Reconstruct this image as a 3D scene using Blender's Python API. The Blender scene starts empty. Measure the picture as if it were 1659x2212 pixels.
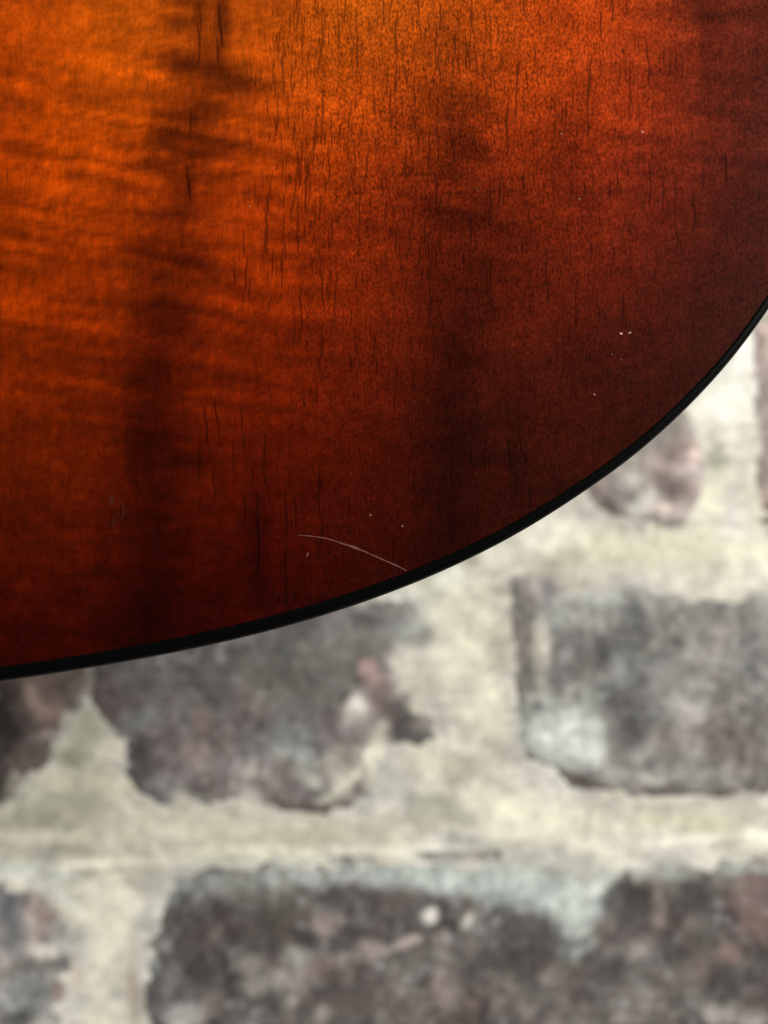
import bpy, bmesh, math
import numpy as np

# ------------------------------------------------------------------ camera, world, lamps, exposure
scene = bpy.context.scene
C = scene.collection
WALL_Y = 0.0
CAM_Y = -0.272          # camera stands 27 cm in front of the brick wall
PLATE_D = 0.157         # metres from the lens to the guitar's back
VIEW_W = 0.130          # metres of guitar seen across the picture at that distance
YAW = math.radians(7)   # the guitar hangs turned a little, its left side farther away

cam_data = bpy.data.cameras.new('camera')
cam = bpy.data.objects.new('camera', cam_data)
C.objects.link(cam)
cam.location = (0, CAM_Y, 0)
cam.rotation_euler = (math.radians(90), 0, 0)
cam_data.sensor_fit = 'HORIZONTAL'
cam_data.sensor_width = 36.0
cam_data.lens = 36.0 * PLATE_D / VIEW_W
cam_data.clip_start = 0.01
cam_data.clip_end = 50
cam_data.dof.use_dof = True
cam_data.dof.focus_distance = PLATE_D - 0.002
cam_data.dof.aperture_fstop = cam_data.lens / 4.2
scene.camera = cam

world = bpy.data.worlds.new('World')
scene.world = world
world.use_nodes = True
bg = world.node_tree.nodes['Background']
bg.inputs['Color'].default_value = (0.95, 0.98, 1.0, 1)
bg.inputs['Strength'].default_value = 0.12

def area_lamp(name, loc, target, size, size_y, watts, color):
    d = bpy.data.lights.new(name, 'AREA')
    d.shape = 'RECTANGLE'; d.size = size; d.size_y = size_y
    d.energy = watts; d.color = color
    o = bpy.data.objects.new(name, d)
    C.objects.link(o)
    o.location = loc
    v = np.array(target, float) - np.array(loc, float)
    from mathutils import Vector
    o.rotation_euler = Vector(v).to_track_quat('-Z', 'Y').to_euler()
    return o
area_lamp('window_lamp', (1.30, -1.20, 0.36), (0.02, 0, -0.02), 1.1, 1.1, 57, (1.0, 0.985, 0.95))
area_lamp('ceiling_lamp', (-0.1, -0.75, 1.5), (0, -0.1, 0), 0.7, 0.5, 9, (1.0, 0.95, 0.88))

scene.view_settings.view_transform = 'Standard'
scene.view_settings.look = 'None'
scene.view_settings.exposure = 0.0
scene.view_settings.gamma = 1.0
scene.view_settings.use_curve_mapping = False
scene.render.engine = 'CYCLES'
scene.cycles.use_denoising = True
scene.cycles.use_adaptive_sampling = False

# ------------------------------------------------------------------ helpers
def lin(c):
    c = np.asarray(c, float) / 255.0
    return np.where(c <= 0.04045, c / 12.92, ((c + 0.055) / 1.055) ** 2.4)

def smooth(a, b, x):
    t = np.clip((x - a) / (b - a), 0, 1)
    return t * t * (3 - 2 * t)

def vnoise(x, y, seed=0):
    xi = np.floor(x).astype(np.int64); yi = np.floor(y).astype(np.int64)
    fx = x - xi; fy = y - yi
    fx = fx * fx * fx * (fx * (6 * fx - 15) + 10); fy = fy * fy * fy * (fy * (6 * fy - 15) + 10)
    def h(a, b):
        n = (a * 374761393 + b * 668265263 + (seed + 1) * 974634389) & 0xFFFFFFFF
        n = ((n ^ (n >> 13)) * 1274126177) & 0xFFFFFFFF
        n = ((n ^ (n >> 16)) * 2246822519) & 0xFFFFFFFF
        n = ((n ^ (n >> 13)) * 1103515245) & 0xFFFFFFFF
        n = n ^ (n >> 16)
        return (n & 0xFFFF) / 65535.0
    return (h(xi, yi) * (1 - fx) + h(xi + 1, yi) * fx) * (1 - fy) + (h(xi, yi + 1) * (1 - fx) + h(xi + 1, yi + 1) * fx) * fy

def fbm(x, y, octaves=4, seed=0, gain=0.5):
    """fractal noise, about -1 to 1"""
    t = np.zeros_like(x, float); a = 1.0; s = 0.0
    for o in range(octaves):
        t += a * (vnoise(x * 2 ** o + 17.3 * o, y * 2 ** o - 9.1 * o, seed + o) * 2 - 1)
        s += a; a *= gain
    return t / s * 1.6

def mesh_object(name, verts, faces, material, parent=None, smooth_shade=True):
    me = bpy.data.meshes.new(name)
    me.from_pydata(np.asarray(verts).tolist() if not isinstance(verts, list) else verts, [], faces.tolist() if hasattr(faces, 'tolist') else faces)
    me.update()
    if smooth_shade:
        me.polygons.foreach_set('use_smooth', [True] * len(me.polygons))
    me.materials.append(material)
    o = bpy.data.objects.new(name, me)
    C.objects.link(o)
    if parent: o.parent = parent
    return o

def color_attr(o, name, rgb):
    a = o.data.color_attributes.new(name, 'FLOAT_COLOR', 'POINT')
    n = len(o.data.vertices)
    buf = np.ones((n, 4), np.float32); buf[:, :3] = rgb
    a.data.foreach_set('color', buf.ravel())

def float_attr(o, name, v):
    a = o.data.attributes.new(name, 'FLOAT', 'POINT')
    a.data.foreach_set('value', np.asarray(v, np.float32))

class Nodes:
    """small shader-node writer"""
    def __init__(self, name):
        self.mat = bpy.data.materials.new(name); self.mat.use_nodes = True
        self.t = self.mat.node_tree; self.n = self.t.nodes
        self.bsdf = self.n['Principled BSDF']
    def put(self, sock, v):
        if isinstance(v, bpy.types.NodeSocket): self.t.links.new(v, sock)
        else: sock.default_value = v
    def math(self, op, a, b=0.0, c=0.0, clamp=False):
        m = self.n.new('ShaderNodeMath'); m.operation = op; m.use_clamp = clamp
        for i, v in enumerate((a, b, c)): self.put(m.inputs[i], v)
        return m.outputs[0]
    def step(self, lo, hi, x):
        m = self.n.new('ShaderNodeMapRange'); m.interpolation_type = 'SMOOTHSTEP'
        self.put(m.inputs['Value'], x); self.put(m.inputs['From Min'], lo); self.put(m.inputs['From Max'], hi)
        return m.outputs['Result']
    def ramp(self, lo, hi, a, b, x):
        m = self.n.new('ShaderNodeMapRange')
        self.put(m.inputs['Value'], x); self.put(m.inputs['From Min'], lo); self.put(m.inputs['From Max'], hi)
        self.put(m.inputs['To Min'], a); self.put(m.inputs['To Max'], b)
        return m.outputs['Result']
    def xyz(self, x, y, z=0.0):
        m = self.n.new('ShaderNodeCombineXYZ')
        for i, v in enumerate((x, y, z)): self.put(m.inputs[i], v)
        return m.outputs[0]
    def noise(self, vec, scale=1.0, detail=3.0, rough=0.5):
        m = self.n.new('ShaderNodeTexNoise'); m.noise_dimensions = '3D'
        self.put(m.inputs['Vector'], vec); m.inputs['Scale'].default_value = scale
        m.inputs['Detail'].default_value = detail; m.inputs['Roughness'].default_value = rough
        return m.outputs['Fac']
    def voronoi(self, vec, scale=1.0):
        m = self.n.new('ShaderNodeTexVoronoi'); m.voronoi_dimensions = '2D'
        self.put(m.inputs['Vector'], vec); m.inputs['Scale'].default_value = scale
        return m.outputs['Distance'], m.outputs['Color']
    def mix(self, fac, a, b, blend='MIX'):
        m = self.n.new('ShaderNodeMix'); m.data_type = 'RGBA'; m.blend_type = blend
        self.put(m.inputs[0], fac); self.put(m.inputs[6], a); self.put(m.inputs[7], b)
        return m.outputs[2]
    def attr(self, name):
        m = self.n.new('ShaderNodeAttribute'); m.attribute_name = name
        return m.outputs
    def objxyz(self):
        m = self.n.new('ShaderNodeTexCoord'); s = self.n.new('ShaderNodeSeparateXYZ')
        self.t.links.new(m.outputs['Object'], s.inputs[0]); return m.outputs['Object'], s.outputs
    def bump(self, height, strength, distance):
        m = self.n.new('ShaderNodeBump'); self.put(m.inputs['Height'], height)
        m.inputs['Strength'].default_value = strength; m.inputs['Distance'].default_value = distance
        return m.outputs[0]

# ------------------------------------------------------------------ measured positions
# Positions were read off the photograph on a 1659 x 2212 sheet; these two turn a reading into metres
# on the wall plane and on the guitar's own (turned) back plane.
WALL_PX = VIEW_W * (-CAM_Y) / PLATE_D / 1659.0
def wall_pt(px, py):
    return (np.asarray(px, float) - 829.5) * WALL_PX, (1106.0 - np.asarray(py, float)) * WALL_PX
def wall_px(x, z):
    return x / WALL_PX + 829.5, 1106.0 - z / WALL_PX
NX, NY = -math.sin(YAW), -math.cos(YAW)
K = VIEW_W / PLATE_D / 1659.0
def back_pt(px, py):
    rx = (np.asarray(px, float) - 829.5) * K; rz = (1106.0 - np.asarray(py, float)) * K
    t = NY * PLATE_D / (NX * rx + NY)
    return math.cos(YAW) * rx * t - math.sin(YAW) * (t - PLATE_D), rz * t
def back_px(u, v):
    x = u * math.cos(YAW); y = PLATE_D - u * math.sin(YAW)
    return x / y / K + 829.5, 1106.0 - v / y / K

# ================================================================== THE WALL
def sd_poly(px, py, poly):
    """signed distance to a polygon, positive inside"""
    P = np.asarray(poly, float); Q = np.roll(P, -1, 0)
    best = np.full(px.shape, 1e18); inside = np.zeros(px.shape, bool)
    for (ax, ay), (bx, by) in zip(P, Q):
        ex, ey = bx - ax, by - ay
        t = np.clip(((px - ax) * ex + (py - ay) * ey) / (ex * ex + ey * ey), 0, 1)
        best = np.minimum(best, (px - ax - t * ex) ** 2 + (py - ay - t * ey) ** 2)
        cond = ((ay > py) != (by > py)) & (px < (bx - ax) * (py - ay) / (by - ay + 1e-12) + ax)
        inside ^= cond
    d = np.sqrt(best)
    return np.where(inside, d, -d)

def blobs(col, X, Y, lst):
    """stains, smears and some painted shade: (x, y, rx, ry, turn in degrees, sRGB, strength), ragged at the rim"""
    w1 = fbm(X / 44, Y / 44, 5, 91, 0.7); w2 = fbm(X / 44, Y / 44, 5, 97, 0.7)
    for i, (cx, cy, rx, ry, rot, rgb, s) in enumerate(lst):
        if rgb[0] - rgb[2] > 18 and rgb[0] < 190:
            g_ = sum(rgb) / 3.0; rgb = tuple(g_ + 0.72 * (c - g_) for c in rgb)
        a = math.radians(rot); dx = X - cx; dy = Y - cy
        u = (dx * math.cos(a) + dy * math.sin(a)) / rx; v = (-dx * math.sin(a) + dy * math.cos(a)) / ry
        r = np.sqrt(u * u + v * v) + (0.32 if s >= 0.95 else 0.68) * (w1 if i % 2 else w2)
        m = (s * (1 - smooth(0.25, 1.45, r)))[:, None]
        col = col * (1 - m) + lin(rgb) * m
    return col

# --- materials of the wall
def wall_material(name, grain):
    N = Nodes(name)
    obj, s = N.objxyz()
    base = N.attr('stain')['Color']
    n1 = N.noise(obj, 700, 4, 0.6); n2 = N.noise(obj, 180, 3, 0.6)
    n3 = N.noise(obj, 380, 3, 0.65)
    k = N.math('MULTIPLY', N.math('MULTIPLY', N.ramp(0.25, 0.75, 1 - grain, 1 + grain, n1), N.ramp(0.3, 0.7, 1 - grain * 0.6, 1 + grain * 0.6, n2)), N.ramp(0.3, 0.7, 1 - grain * 0.8, 1 + grain * 0.8, n3))
    N.put(N.bsdf.inputs['Base Color'], N.mix(1.0, base, N.xyz(k, k, k), 'MULTIPLY'))
    N.bsdf.inputs['Roughness'].default_value = 0.92
    N.bsdf.inputs['Specular IOR Level'].default_value = 0.15
    N.put(N.bsdf.inputs['Normal'], N.bump(N.math('ADD', n1, n2), 0.3, 0.0004))
    return N.mat
M_mortar = wall_material('lime_mortar', 0.14)
M_brick = wall_material('weathered_brick', 0.30)

def relief(X, Y, seed):
    return fbm(X / 70, Y / 70, 5, seed, 0.55)

# --- mortar sheet (the wall itself)
def mortar_color(X, Y):
    base = lin((191, 187, 175))[None, :] * np.ones((X.size, 1))
    n = fbm(X / 120, Y / 60, 4, 5); n2 = fbm(X / 46, Y / 13 + X / 160, 4, 8, 0.65)
    base = base * np.exp(0.20 * n + 0.24 * n2)[:, None]
    warm = fbm(X / 200, Y / 140, 3, 12)[:, None]
    base = base * (1 + warm * np.array([0.0, 0.015, 0.07]))
    L = (240, 237, 222); O = (160, 156, 134); G = (172, 176, 168); S = (238, 233, 210)
    lst = [
        (1330, 1000, 60, 40, -30, (190, 184, 168), .5), (1560, 860, 60, 90, 30, (240, 239, 226), .7), (1600, 760, 30, 60, 0, (244, 243, 232), .7),
        (1470, 900, 40, 30, -40, (225, 222, 205), .5), (1545, 1060, 34, 80, 0, (214, 212, 186), .6), (1548, 985, 22, 30, 0, (160, 160, 140), .8),
        (1530, 1090, 36, 30, 0, (232, 228, 206), .7), (1180, 1160, 70, 40, -25, L, .6), (1260, 1160, 60, 30, 0, S, .5),
        (1340, 1190, 150, 40, 5, (214, 208, 178), .6), (1500, 1180, 120, 40, 0, (222, 217, 190), .7), (1620, 1200, 60, 40, 0, S, .6), (1640, 1090, 30, 60, 0, (215, 210, 188), .6),
        (960, 1260, 60, 30, -20, (225, 226, 212), .7), (1010, 1330, 60, 60, 0, (214, 208, 186), .5), (1090, 1180, 40, 30, 0, (215, 214, 195), .5),
        (1010, 1420, 60, 90, 0, (228, 224, 202), .7), (1080, 1380, 22, 90, 8, (165, 150, 132), .55), (1050, 1540, 50, 70, 0, (228, 222, 198), .6),
        (990, 1660, 30, 40, 40, O, .8), (930, 1650, 70, 50, 0, (218, 212, 190), .5), (930, 1740, 70, 22, 0, O, .75), (1000, 1765, 45, 16, 0, O, .7), (960, 1775, 140, 14, 3, (170, 165, 142), .6),
        (1100, 1740, 120, 40, 10, S, .7), (1230, 1780, 150, 34, 6, (232, 227, 204), .6), (1480, 1775, 150, 24, 0, (205, 199, 170), .7), (1500, 1812, 150, 12, -4, (240, 236, 216), .7),
        (1130, 1800, 160, 16, 5, S, .5), (930, 1835, 120, 9, -1, (240, 236, 220), .9), (1290, 1830, 90, 14, 12, (236, 232, 212), .7), (1640, 1812, 60, 18, 0, S, .5),
        (150, 1700, 190, 120, 0, (186, 181, 158), .6), (190, 1580, 60, 50, 0, (168, 164, 138), .85), (240, 1610, 26, 30, 0, (222, 214, 196), .8), (150, 1640, 70, 30, 10, (146, 143, 120), .85), (190, 1690, 110, 20, 4, (190, 184, 162), .7),  # dark patches at left: mortar tone plus painted fall-off of the light
        (160, 1745, 130, 34, 0, (158, 153, 130), .8), (80, 1775, 90, 26, 0, (150, 145, 122), .75), (60, 1805, 90, 12, 4, (212, 206, 188), .7), (190, 1815, 80, 14, 12, (196, 190, 170), .6), (150, 1832, 60, 12, 5, (134, 130, 108), .6),
        (220, 1866, 130, 9, -3, (236, 230, 210), .95), (240, 1882, 140, 8, -2, (168, 162, 140), .6), (470, 1790, 150, 30, 0, (214, 208, 184), .6), (500, 1835, 140, 12, -3, (226, 220, 196), .7), (660, 1805, 160, 20, 0, (176, 168, 142), .65), (740, 1790, 90, 24, 0, (182, 172, 146), .6),
        (640, 1845, 180, 12, -2, (224, 219, 200), .6), (60, 1880, 110, 14, 8, (196, 202, 192), .8), (130, 1935, 60, 14, 40, (206, 206, 194), .8),
        (240, 1960, 70, 60, 0, (222, 217, 198), .7), (235, 2060, 60, 90, 0, (226, 221, 200), .7), (210, 2200, 60, 60, 0, (228, 222, 202), .7), (290, 2130, 14, 110, 0, (150, 122, 104), .6), (160, 2090, 14, 60, -12, (190, 172, 156), .6),
        (1180, 1880, 160, 40, 3, (170, 172, 162), .6), (560, 1868, 160, 14, 0, (196, 198, 188), .5), (880, 1330, 50, 40, 0, (172, 178, 170), .8), (900, 1372, 40, 16, 0, (110, 110, 106), .7), (860, 1300, 40, 20, -20, (222, 224, 214), .7),
        (1110, 1262, 30, 20, 0, (150, 148, 142), .5), (1300, 1235, 60, 14, 0, (214, 208, 190), .5),
    ]
    return blobs(base, X, Y, lst)

step = 0.0011
gx = np.arange(-0.44, 0.4401, 0.0016); gz = np.arange(-0.34, 0.3401, 0.0016)
fx_ = np.arange(-0.16, 0.1601, step); fz_ = np.arange(-0.17, 0.0901, step)
gx = np.unique(np.concatenate([gx[np.abs(gx) > 0.1605], fx_])); gz = np.unique(np.concatenate([gz[(gz < -0.1705) | (gz > 0.0905)], fz_]))
GX, GZ = np.meshgrid(gx, gz)
X, Y = wall_px(GX.ravel(), GZ.ravel())
hgt = 0.0005 * relief(X, Y, 31) + 0.0003 * fbm(X / 40, Y / 11, 3, 36)
# a slot where the bed joint has come away from the brick under it
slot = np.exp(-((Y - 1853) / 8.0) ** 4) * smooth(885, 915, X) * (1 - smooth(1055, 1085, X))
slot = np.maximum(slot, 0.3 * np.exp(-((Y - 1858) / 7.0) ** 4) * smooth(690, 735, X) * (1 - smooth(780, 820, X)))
hgt = np.minimum(hgt, 0.0008)
V = np.c_[GX.ravel(), WALL_Y - hgt + 0.0075 * slot, GZ.ravel()]
nx, nz = len(gx), len(gz)
ii = (np.arange(nz - 1)[:, None] * nx + np.arange(nx - 1)[None, :]).ravel()
F = np.c_[ii, ii + 1, ii + nx + 1, ii + nx]
wall = mesh_object('wall', V, F, M_mortar)
wall['kind'] = 'structure'
wall['label'] = 'rough cream lime mortar wall behind the guitar'
mc = mortar_color(X, Y)
mc = mc * (1 - 0.9 * slot[:, None]) + lin((34, 36, 33)) * 0.9 * slot[:, None]  # the shade inside the slot is painted into the mortar colour too
color_attr(wall, 'stain', mc)

# --- bricks, each its own piece
DARK = (62, 58, 56); GREY = (104, 102, 98); PINK = (150, 128, 120); HAZE = (176, 182, 176); WHITE = (206, 206, 196); BROWN = (98, 78, 72); CREAM = (200, 194, 172)
def brick(poly, tone, seed, ragged=9.0, marks=(), proud=0.0018, mottle=0.34, tint=0.06):
    poly = np.asarray(poly, float)
    x0, y0 = poly.min(0) - 80; x1, y1 = poly.max(0) + 80
    st = step / WALL_PX
    if x0 > 1900 or x1 < -300 or y1 < 200 or y0 > 2500: st *= 1.8
    bx = np.arange(x0, x1 + st, st); by = np.arange(y0, y1 + st, st)
    BX, BY = np.meshgrid(bx, by); X = BX.ravel(); Y = BY.ravel()
    ragged *= 1.35
    d = sd_poly(X, Y, poly) + ragged * fbm(X / 34, Y / 34, 4, seed) + ragged * 0.8 * fbm(X / 110, Y / 110, 2, seed + 50) + ragged * 0.9 * 0.6 * fbm(X / 17, Y / 17, 3, seed + 60, 0.7)
    d = np.minimum(d + 27, 400)
    prof = smooth(-44, 90, d)
    h = -0.003 + (0.003 + proud) * prof + (0.0005 * relief(X, Y, seed + 3) + 0.0003 * fbm(X / 15, Y / 15, 3, seed + 7)) * prof
    x, z = (X - 829.5) * WALL_PX, (1106.0 - Y) * WALL_PX
    keep = (d > -46)
    w, hh = len(bx), len(by)
    q = (np.arange(hh - 1)[:, None] * w + np.arange(w - 1)[None, :]).ravel()
    q = np.c_[q, q + w, q + w + 1, q + 1][:, ::-1]
    q = q[keep[q].all(1)]
    used = np.unique(q); remap = np.full(X.size, -1); remap[used] = np.arange(used.size)
    X, Y = X[used], Y[used]; d = d[used]
    cx, cz = x[used].mean(), z[used].mean()
    V = np.c_[x[used] - cx, WALL_Y - h[used], z[used] - cz]
    q = remap[q]
    # close the piece with a skirt that goes into the mortar
    e = np.r_[q[:, [0, 1]], q[:, [1, 2]], q[:, [2, 3]], q[:, [3, 0]]]
    key = e.min(1).astype(np.int64) * (V.shape[0] + 1) + e.max(1)
    _, inv, cnt = np.unique(key, return_inverse=True, return_counts=True)
    be = e[cnt[inv] == 1]
    bv = np.unique(be); m2 = np.full(V.shape[0], -1); m2[bv] = V.shape[0] + np.arange(bv.size)
    low = V[bv].copy(); low[:, 1] = 0.03
    V2 = np.r_[V, low]
    F2 = np.r_[q, np.c_[be[:, 1], be[:, 0], m2[be[:, 0]], m2[be[:, 1]]]]
    o = mesh_object('brick', V2, F2, M_brick, wall)
    o.location = (cx, 0, cz)
    col = lin(tone)[None, :] * np.array([1.24, 1.19, 1.23]) * np.ones((X.size, 1))
    n = fbm(X / 60, Y / 60, 6, seed + 11, 0.72); n2 = fbm(X / 150, Y / 150, 3, seed + 13)
    col = col * np.exp(mottle * 1.9 * n + 0.3 * n2)[:, None]
    t = fbm(X / 90, Y / 90, 4, seed + 17)[:, None]
    col = col * (1 + tint * np.maximum(t, 0) * np.array([2.2, 0.2, 0.0]) + tint * np.maximum(-t, 0) * np.array([-0.5, 0.3, 0.4]))
    # lime left on the face in flecks
    fl = (smooth(0.1, 0.9, fbm(X / 24, Y / 20, 4, seed + 23, 0.7)) * smooth(-0.6, 0.4, fbm(X / 130, Y / 130, 2, seed + 27)))[:, None] * 0.58
    col = col * (1 - fl) + lin((176, 176, 173)) * fl
    # the mortar is smeared thinly over the arrises
    sm = ((1 - smooth(-16, 70, d + 42 * fbm(X / 30, Y / 26, 5, seed + 29, 0.7))) * 0.85)[:, None]
    col = col * (1 - sm) + lin((174, 171, 163)) * sm
    col = blobs(col, X, Y, marks)
    full = np.r_[col, col[bv]]
    color_attr(o, 'stain', full)
    return o

# the bricks in view, course by course
brick([(-330, 1310), (190, 1310), (212, 1470), (180, 1530), (112, 1605), (72, 1690), (0, 1752), (-330, 1760)], (74, 66, 62), 101, 7, [
    (10, 1560, 60, 90, 0, (44, 42, 39), .9), (95, 1510, 40, 60, -20, (140, 112, 100), .85), (70, 1500, 16, 36, -30, (172, 142, 126), .7), (130, 1470, 60, 30, 0, (120, 100, 92), .6), (60, 1640, 50, 40, 0, (84, 70, 64), .6),
    (35, 1705, 26, 26, 0, (150, 144, 120), .7), (0, 1700, 16, 30, 0, (52, 46, 42), .8)])
brick([(205, 1290), (900, 1290), (915, 1340), (870, 1392), (862, 1440), (900, 1490), (950, 1530), (952, 1600), (900, 1618), (852, 1612), (828, 1650), (806, 1728), (745, 1752), (700, 1764), (625, 1762), (575, 1738), (540, 1722),
       (500, 1746), (450, 1742), (400, 1730), (342, 1750), (300, 1715), (272, 1680), (262, 1612), (196, 1530), (176, 1480)], (100, 96, 93), 137, 6, [
    (230, 1500, 36, 60, 0, (104, 84, 80), .7), (330, 1480, 80, 60, 0, (108, 100, 98), .5), (480, 1490, 90, 60, 0, (96, 94, 90), .5), (300, 1560, 50, 34, -30, (132, 136, 134), .6), (440, 1570, 20, 34, 0, (142, 114, 106), .7), (425, 1625, 26, 30, 0, (146, 122, 112), .6), (500, 1600, 30, 24, 0, (128, 112, 106), .5),
    (640, 1450, 130, 70, 0, (98, 98, 92), .8), (760, 1400, 90, 50, 0, (112, 112, 105), .8), (640, 1590, 80, 30, 0, (118, 124, 120), .6), (330, 1640, 70, 50, 0, (86, 78, 78), .7), (470, 1690, 70, 40, 0, (112, 96, 92), .7), (690, 1520, 50, 60, 0, (86, 84, 80), .6),
    (770, 1525, 24, 34, 20, (214, 208, 196), .95), (800, 1550, 40, 18, 20, (170, 160, 150), .7), (740, 1640, 60, 50, -30, (168, 162, 150), .85), (745, 1692, 80, 16, -42, (206, 202, 184), .95), (812, 1630, 22, 80, 14, (210, 206, 188), .95), (660, 1672, 66, 14, 38, (190, 188, 176), .9), (705, 1725, 34, 16, 10, (196, 192, 176), .9), (752, 1632, 18, 24, 20, (128, 120, 108), .8), (640, 1630, 50, 18, 20, (150, 156, 150), .7),
    (600, 1700, 40, 20, 30, (150, 136, 126), .7), (690, 1745, 90, 16, 0, (96, 82, 76), .9), (600, 1735, 40, 18, 30, (90, 80, 76), .8), (620, 1655, 30, 24, 0, (100, 84, 80), .6), (795, 1445, 22, 34, -20, (166, 134, 124), .9), (845, 1480, 30, 22, 20, (128, 104, 98), .8), (900, 1525, 26, 16, 20, (196, 190, 170), .8), (850, 1540, 30, 22, 20, (108, 90, 86), .8), (905, 1560, 30, 16, -20, (150, 136, 124), .6), (905, 1595, 50, 22, 0, (82, 82, 80), .95), (865, 1470, 24, 30, 30, (186, 182, 164), .8), (850, 1590, 40, 18, 0, (110, 104, 98), .7),
    (895, 1355, 46, 40, 0, (150, 154, 148), .8), (540, 1665, 20, 20, 0, (176, 168, 146), .7), (395, 1730, 16, 20, 0, (190, 184, 162), .7)])
brick([(1096, 1250), (1150, 1234), (1200, 1250), (1240, 1276), (1330, 1272), (1372, 1252), (1420, 1278), (1505, 1292), (1580, 1290), (1660, 1280), (2130, 1276), (2150, 1500), (2130, 1716), (1659, 1728), (1400, 1734), (1300, 1716), (1200, 1682), (1132, 1642), (1106, 1600), (1112, 1450)], (112, 111, 106), 163, 5, [
    (1130, 1300, 26, 70, 0, (120, 114, 112), .8), (1185, 1290, 22, 60, 0, (112, 110, 110), .8), (1150, 1260, 12, 40, 0, (178, 176, 168), .7), (1165, 1410, 20, 90, 2, (196, 190, 176), .9), (1128, 1430, 18, 80, 0, (150, 138, 126), .8), (1215, 1330, 40, 26, 20, (176, 182, 174), .7), (1290, 1290, 70, 22, 10, (176, 184, 178), .7),
    (1290, 1410, 34, 30, 0, (68, 68, 64), .9), (1250, 1450, 60, 40, 0, (96, 94, 90), .7), (1370, 1330, 50, 40, 0, (92, 92, 88), .6), (1420, 1380, 60, 14, -40, (150, 150, 140), .6), (1480, 1420, 60, 14, -40, (150, 148, 138), .6), (1560, 1360, 50, 12, -35, (150, 144, 134), .5), (1600, 1320, 70, 30, 0, (96, 96, 92), .6), (1540, 1480, 60, 40, 0, (100, 98, 92), .5),
    (1205, 1590, 104, 76, 10, (206, 211, 204), .98), (1262, 1600, 34, 40, 0, (206, 208, 198), .8), (1255, 1580, 18, 10, 0, (150, 156, 148), .7), (1270, 1520, 26, 40, 20, (150, 154, 146), .6), (1340, 1580, 34, 90, 0, (90, 88, 84), .8), (1400, 1680, 36, 16, 0, (206, 204, 192), .8), (1335, 1670, 40, 16, 0, (170, 168, 158), .7), (1520, 1670, 130, 16, 0, (160, 156, 148), .6),
    (1450, 1600, 50, 40, -30, (140, 126, 114), .6), (1560, 1590, 60, 60, 0, (104, 94, 86), .6), (1640, 1540, 40, 30, 0, (96, 82, 74), .6), (1590, 1510, 70, 10, -30, (150, 140, 130), .5), (1640, 1640, 50, 20, 0, (120, 114, 106), .6),
    (1470, 1712, 230, 12, 0, (98, 84, 76), .9), (1270, 1690, 110, 14, 18, (92, 80, 74), .9), (1150, 1640, 60, 10, 42, (112, 92, 82), .9)])  # dark rim along the lower edge: the brick's shadow painted on
brick([(760, 700), (1440, 700), (1500, 760), (1480, 880), (1500, 900), (1516, 960), (1520, 1040), (1512, 1110), (1480, 1146), (1400, 1150), (1320, 1132), (1276, 1090), (1240, 1060), (1000, 1120), (760, 1130)], (124, 117, 110), 191, 5, [
    (1380, 960, 60, 60, 0, (140, 136, 128), .7), (1450, 910, 44, 50, 0, (128, 122, 114), .85), (1500, 985, 20, 40, 0, (206, 182, 172), .7), (1440, 1010, 60, 16, 20, (184, 164, 156), .7), (1460, 1050, 40, 30, 40, (112, 102, 96), .8), (1385, 1090, 40, 26, -20, (206, 204, 194), .9), (1430, 1100, 40, 16, 20, (214, 198, 188), .9), (1310, 1010, 40, 24, -30, (170, 158, 148), .6),
    (1420, 1142, 110, 16, 0, (120, 104, 96), .9), (1325, 1110, 50, 16, 45, (126, 112, 104), .9), (1360, 1040, 30, 20, 0, (172, 168, 160), .7), (1490, 1060, 16, 30, 0, (176, 142, 130), .7)], mottle=0.22)
brick([(1625, 700), (2300, 700), (2310, 1150), (1680, 1176), (1650, 1172), (1640, 1110), (1628, 1050), (1640, 960), (1622, 860)], (168, 152, 143), 211, 5, [
    (1650, 900, 30, 90, 0, (186, 170, 160), .8), (1640, 790, 20, 40, 0, (206, 190, 182), .7), (1655, 1140, 26, 60, 0, (82, 70, 64), .9), (1650, 1020, 26, 40, 0, (170, 152, 142), .6)], mottle=0.2)
brick([(-620, 1900), (0, 1902), (52, 1916), (100, 1942), (142, 1968), (166, 2000), (160, 2045), (148, 2125), (132, 2220), (120, 2330), (-620, 2340)], (118, 118, 113), 229, 7, [
    (20, 1960, 40, 50, 0, (96, 96, 98), .8), (90, 1975, 26, 50, -15, (150, 116, 102), .85), (105, 1955, 30, 24, 0, (150, 136, 124), .6), (95, 2050, 36, 26, 20, (208, 198, 188), .9), (70, 2000, 14, 50, -10, (190, 174, 166), .6), (30, 2030, 26, 40, 0, (128, 128, 128), .6), (50, 2082, 40, 10, 0, (78, 78, 72), .8),
    (80, 2120, 70, 30, 0, (128, 130, 126), .7), (0, 2130, 40, 40, 0, (150, 150, 146), .6), (130, 2150, 14, 60, 0, (150, 118, 102), .7), (30, 2195, 60, 20, -10, (60, 58, 58), .8), (110, 2200, 30, 24, 0, (146, 134, 124), .6), (150, 1990, 20, 14, 30, (96, 96, 90), .7)])
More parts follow.
